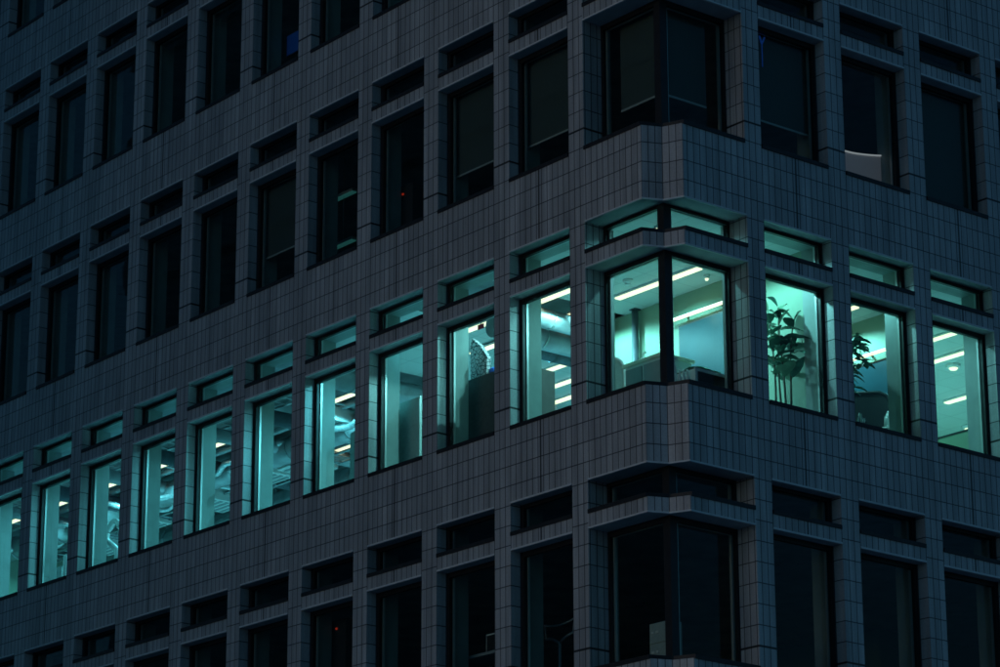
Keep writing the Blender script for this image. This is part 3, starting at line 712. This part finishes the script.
# desk lamp cluster high in the fourth window: silver ventilation grille box
t = thing('ventilation_unit', 'shiny ventilation unit above the lamp in the fourth lit window left of the corner', 'ventilation unit', (-10.75, 2.1, 2.93))
mb = MB(); mb.box((-.45, -.35, 0), (.45, .35, .11), M['duct'], .02); mb.build('body', t)
for i in range(6):
    mb = MB(); mb.box((-.4, -.3 + .1 * i, -.03), (.4, -.27 + .1 * i, 0), M['white']); mb.build('slat', t)

# ------------------------------------------------------------------ small lights and things on the dark floors
def small(name, pts_fn, loc, label, cat):
    mb = MB(); pts_fn(mb); return tag(mb.build(name, None, (loc[0], loc[1], loc[2] + ZG)), label, cat)
t = thing('monitor', 'glowing blue monitor in a dark window two floors above the lit one', 'monitor', (-10.3, .8, 8.75))
mb = MB(); mb.box((-.3, -.02, 0), (.3, .02, .42), M['black'], .006); mb.build('casing', t)
mb = MB(); mb.box((-.28, -.026, .02), (.28, -.021, .40), M['blue_screen']); mb.build('display', t)
mb = MB(); mb.box((-.03, .02, -.18), (.03, .05, .1), M['black']); mb.box((-.15, -.08, -.2), (.15, .12, -.18), M['black']); mb.build('stand', t)
t = thing('cabinet', 'low dark cabinet carrying the glowing blue monitor', 'cabinet', (-10.3, .85, 7.25))
mb = MB(); mb.box((-.5, -.2, 0), (.5, .2, 1.28), M['darkpanel'], .01); mb.build('body', t)
mb = MB(); mb.box((-.52, -.22, 1.28), (.52, .22, 1.30), M['black'], .004); mb.build('top', t)
def led_panel(x, y, z0, zl, label):
    t = thing('equipment_rack', label, 'equipment rack', (x, y, z0)); h = zl - z0 + .15
    mb = MB(); mb.box((-.25, -.2, 0), (.25, .2, h), M['black'], .01); mb.build('body', t)
    mb = MB(); mb.box((-.02, -.215, zl - z0 - .016), (.02, -.201, zl - z0 + .016), M['red_led'], .004); mb.build('indicator', t)
led_panel(-8.66, .85, -4.75, -2.12, 'dark equipment rack with a red indicator in a window below the lit floor')
led_panel(-6.96, .85, 3.25, 5.0, 'dark equipment rack with a faint red indicator in a window above the lit floor')
for i, (a, b, z) in enumerate(((-10.75, -10.15, 6.3), (-10.75, -10.15, 5.38))):
    t = thing('faint_lamp', ('upper', 'lower')[i] + ' of two faint teal lamps in a dark window above the lit floor', 'lamp', ((a + b) / 2, 2.0, z + .02))
    mb = MB(); mb.box((-.33, -.06, 0), (.33, .06, .05), M['lamp_body'], .004); mb.build('housing', t)
    mb = MB(); mb.box((-.32, -.05, -.02), (.32, .05, 0), M['lamp_dim'], .003); mb.build('diffuser', t)
    mb = MB(); mb.tube([(0, 0, .05), (0, 0, 7.05 - z - .02)], .006, M['bead'], 6); mb.build('rod', t)
t = thing('neon_lamp', 'small blue Y-shaped lamp in the first window right of the corner above the lit floor', 'lamp', (-.36, 2.47, 5.55))
mb = MB(); mb.tube([(0, 0, .0), (0, 0, .38)], .008, M['blue_led'], 8); mb.tube([(0, 0, .38), (0, -.05, .5)], .014, M['blue_led'], 8); mb.tube([(0, 0, .38), (0, .06, .5)], .014, M['blue_led'], 8); mb.build('tube', t)
mb = MB(); mb.box((-.012, -.02, .5), (.012, .02, .55), M['black']); mb.build('bracket', t)
t = thing('lit_room_stand_in', 'pale glowing sheet standing in for lit interior, with a bright wavy top edge in a dark right-hand window', 'panel', (-.56, 4.72, 3.25))  # glowing sheet stands in for the lit interior behind this window
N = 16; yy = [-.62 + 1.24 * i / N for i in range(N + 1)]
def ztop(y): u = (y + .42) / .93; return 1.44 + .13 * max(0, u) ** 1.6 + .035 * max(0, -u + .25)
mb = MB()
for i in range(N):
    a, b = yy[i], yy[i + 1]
    mb.face([(0, a, 0), (0, b, 0), (0, b, ztop(b)), (0, a, ztop(a))], M['room_glow'])
    mb.face([(-.03, b, 0), (-.03, a, 0), (-.03, a, ztop(a)), (-.03, b, ztop(b))], M['room_glow'])
    mb.face([(0, a, ztop(a)), (0, b, ztop(b)), (-.03, b, ztop(b)), (-.03, a, ztop(a))], M['room_glow'])
mb.build('glow_sheet', t)
mb = MB(); mb.tube([(.008, y, ztop(y)) for y in yy], .012, M['room_glow_rim'], 8); mb.build('glow_rim', t)
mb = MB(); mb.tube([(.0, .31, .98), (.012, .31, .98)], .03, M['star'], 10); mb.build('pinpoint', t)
def pin(loc, r, label):
    t = thing('pinpoint_lamp', label, 'lamp', loc)
    mb = MB(); mb.tube([(0, 0, -.5), (0, 0, -.03)], .008, M['black'], 6); mb.tube([(0, 0, -.52), (0, 0, -.5)], .06, M['black'], 12); mb.build('stand', t)
    mb = MB(); mb.tube([(0, 0, -.03), (0, 0, -.01), (0, 0, .02), (0, 0, .03)], [r * .4, r, r, r * .4], M['star'], 10); mb.build('bulb', t)
pin((-.66, 6.91, 5.31), .025, 'tiny white pinpoint lamp in the third window right of the corner above the lit floor')
t = thing('desk', 'dark desk carrying the tiny pinpoint lamp above the lit floor', 'desk', (-.95, 6.6, 3.25))
mb = MB(); mb.box((-.32, -.7, 1.50), (.32, .7, 1.538), M['darkpanel'], .006); mb.build('tabletop', t)
for sx in (-1, 1):
    for sy in (-1, 1):
        mb = MB(); mb.box((sx * .28 - .02, sy * .64 - .02, 0), (sx * .28 + .02, sy * .64 + .02, 1.50), M['black']); mb.build('leg', t)
t = thing('side_table', 'dark table with white papers in a dark window above the lit floor', 'table', (-.85, 3.2, 3.25))
mb = MB(); mb.box((-.25, -.3, 1.08), (.25, .3, 1.11), M['darkpanel'], .006); mb.build('tabletop', t)
for sx in (-1, 1):
    for sy in (-1, 1):
        mb = MB(); mb.box((sx * .22 - .015, sy * .27 - .015, 0), (sx * .22 + .015, sy * .27 + .015, 1.08), M['black']); mb.build('leg', t)
mb = MB()
for i in range(4): mb.box((-.1 + .02 * i, -.16 + .03 * i, .008 * i), (.14 + .01 * i, .14 + .02 * i, .008 * i + .006), M['white'])
tag(mb.build('paper_stack', None, (-.75, 3.2, 4.361 + ZG)), 'stack of white papers on the dark table above the lit floor', 'papers')
t = thing('drawer_cabinet', 'pale drawer cabinet behind the corner post on the floor below the lit one', 'cabinet', (-1.18, 1.0, -4.75))
mb = MB(); mb.box((-.21, -.12, 0), (.21, .12, 1.52), M['panel'], .01); mb.build('body', t)
for i in range(5):
    mb = MB(); mb.box((-.19, -.136, .06 + .29 * i), (.19, -.121, .32 + .29 * i), M['panel'], .004); d = mb.build('drawer', t)
    for s in (-.12, -.03):
        m2 = MB(); m2.box((s - .025, -.146, .2 + .29 * i), (s + .025, -.136, .235 + .29 * i), M['white']); m2.build('label_holder', d)
t = thing('coat_stand', 'pale stand with a curved crossbar in a dark window below the lit floor', 'coat stand', (-3.5, 1.0, -4.75))
mb = MB(); mb.tube([(0, 0, 0), (0, 0, 1.62)], .022, M['grey'], 10); mb.tube([(0, 0, 0), (0, 0, .03)], .2, M['grey'], 20); mb.build('pole', t)
for s in (-1, 1):
    mb = MB(); mb.tube([(0, 0, 1.60), (s * .14, 0, 1.68), (s * .32, 0, 1.72)], .02, M['grey'], 8); mb.build('arm', t)
mb = MB(); mb.tube([(-.36 + .72 * i / 10, 0, 1.93 - .05 * math.sin(math.pi * i / 10)) for i in range(11)], .016, M['grey'], 8); mb.tube([(-.3, 0, 1.70), (-.34, 0, 1.93)], .012, M['grey'], 6); mb.tube([(.3, 0, 1.70), (.34, 0, 1.93)], .012, M['grey'], 6); mb.build('crossbar', t)
t = thing('monitor', 'pale old monitor in the second window left of the corner below the lit floor', 'monitor', (-4.9, .95, -3.1))
mb = MB(); mb.box((-.16, -.1, 0), (.2, .14, .32), M['white'], .02); mb.build('casing', t)
mb = MB(); mb.box((-.13, -.106, .03), (.17, -.101, .29), M['black']); mb.build('display', t)
t = thing('desk', 'pale desk carrying the old monitor below the lit floor', 'desk', (-4.9, 1.0, -4.75))
mb = MB(); mb.box((-.6, -.3, 1.60), (.6, .3, 1.648), M['grey'], .006); mb.build('tabletop', t)
for sx in (-1, 1):
    for sy in (-1, 1):
        mb = MB(); mb.box((sx * .55 - .02, sy * .26 - .02, 0), (sx * .55 + .02, sy * .26 + .02, 1.60), M['grey']); mb.build('leg', t)

# ------------------------------------------------------------------ unseen tower added across the street to shade the far end of the left face
tw = bpy.data.objects.new('unseen_shade_tower', None); C.objects.link(tw); tw.location = (-32, -29, 0)
tag(tw, 'unseen dark grey tower added across the street to shade the left face', 'building')
mb = MB(); mb.box((-18, -7, .13), (18, 7, 62), M['grey']); mb.build('core', tw)
for k in range(15):
    z = 1.2 + k * 4.05
    mb = MB(); mb.box((-18.25, -7.25, z), (18.25, 7.25, z + 1.5), M['grey'], .05); mb.build('spandrel_band', tw)
mb = MB(); mb.box((-18.4, -7.4, 62), (18.4, 7.4, 63.2), M['grey'], .05); mb.build('roof', tw)
# ------------------------------------------------------------------ ground
mb = MB(); mb.box((-900, -900, -.4), (900, 900, 0), M['asphalt']); tag(mb.build('ground'), kind='structure')
mb = MB(); mb.prism([(XL - 4, -4.5), (4.5, -4.5), (4.5, YB + 4), (0.02, YB + 4), (0.02, -.02), (XL - 4, -.02)], .004, .13, M['pave']); tag(mb.build('pavement'), kind='structure')

# ------------------------------------------------------------------ camera (position and lens solved from the window grid)
f, yaw, pitch, roll = 2965.67, 2.5456, 0.2962, 0.0254
fw = Vector((math.cos(pitch) * math.cos(yaw), math.cos(pitch) * math.sin(yaw), math.sin(pitch)))
rt = fw.cross(Vector((0, 0, 1))).normalized(); up = rt.cross(fw)
r_ = math.cos(roll) * rt + math.sin(roll) * up; u_ = -math.sin(roll) * rt + math.cos(roll) * up
cd = bpy.data.cameras.new('camera'); cam = bpy.data.objects.new('camera', cd); C.objects.link(cam)
cam.matrix_world = Matrix(((r_.x, u_.x, -fw.x, 29.7996), (r_.y, u_.y, -fw.y, -27.8035), (r_.z, u_.z, -fw.z, -12.5999 + ZG), (0, 0, 0, 1)))
cd.sensor_width = 36; cd.lens = f * 36 / 1000; cd.shift_x = 0.2762; cd.shift_y = 0.05348; cd.clip_start = .1; cd.clip_end = 3000
S.camera = cam

# ------------------------------------------------------------------ dusk light
SUN_AZ, SUN_EL = math.radians(262), math.radians(5)     # direction (math angle) towards the last glow in the sky
w = bpy.data.worlds.new('World'); S.world = w; w.use_nodes = True
nt = w.node_tree; bg = nt.nodes['Background']
sky = nt.nodes.new('ShaderNodeTexSky'); sky.sky_type = 'NISHITA'; sky.sun_disc = False
sky.sun_elevation = SUN_EL; sky.sun_rotation = math.pi / 2 - SUN_AZ; sky.ozone_density = 4.0; sky.dust_density = 0.5; sky.air_density = 1.0
tint = nt.nodes.new('ShaderNodeMix'); tint.data_type = 'RGBA'; tint.blend_type = 'MULTIPLY'; tint.inputs[0].default_value = 1
tint.inputs[7].default_value = (0.72, 1.05, 1.05, 1)
nt.links.new(sky.outputs[0], tint.inputs[6]); nt.links.new(tint.outputs[2], bg.inputs['Color']); bg.inputs['Strength'].default_value = 0.064
sl = bpy.data.lights.new('sun', 'SUN'); sl.energy = 0.105; sl.angle = math.radians(32); sl.color = (1.0, 0.62, 0.72)
so = bpy.data.objects.new('sun', sl); C.objects.link(so)
sd = Vector((math.cos(SUN_EL) * math.cos(SUN_AZ), math.cos(SUN_EL) * math.sin(SUN_AZ), math.sin(SUN_EL)))
so.rotation_euler = sd.to_track_quat('Z', 'Y').to_euler(); so.location = (10, -60, 60)

S.render.engine = 'CYCLES'
cy = S.cycles
cy.max_bounces = 8; cy.diffuse_bounces = 4; cy.glossy_bounces = 3; cy.transparent_max_bounces = 16; cy.transmission_bounces = 4
cy.caustics_reflective = False; cy.caustics_refractive = False; cy.sample_clamp_indirect = 2.0
cy.use_light_tree = True; cy.filter_width = 1.6
try:
    cy.use_denoising = True; cy.denoiser = 'OPENIMAGEDENOISE'; cy.denoising_prefilter = 'ACCURATE'
except Exception: pass
vs = S.view_settings
vs.view_transform = 'Standard'; vs.look = 'None'; vs.exposure = 0; vs.gamma = 1; vs.use_curve_mapping = False
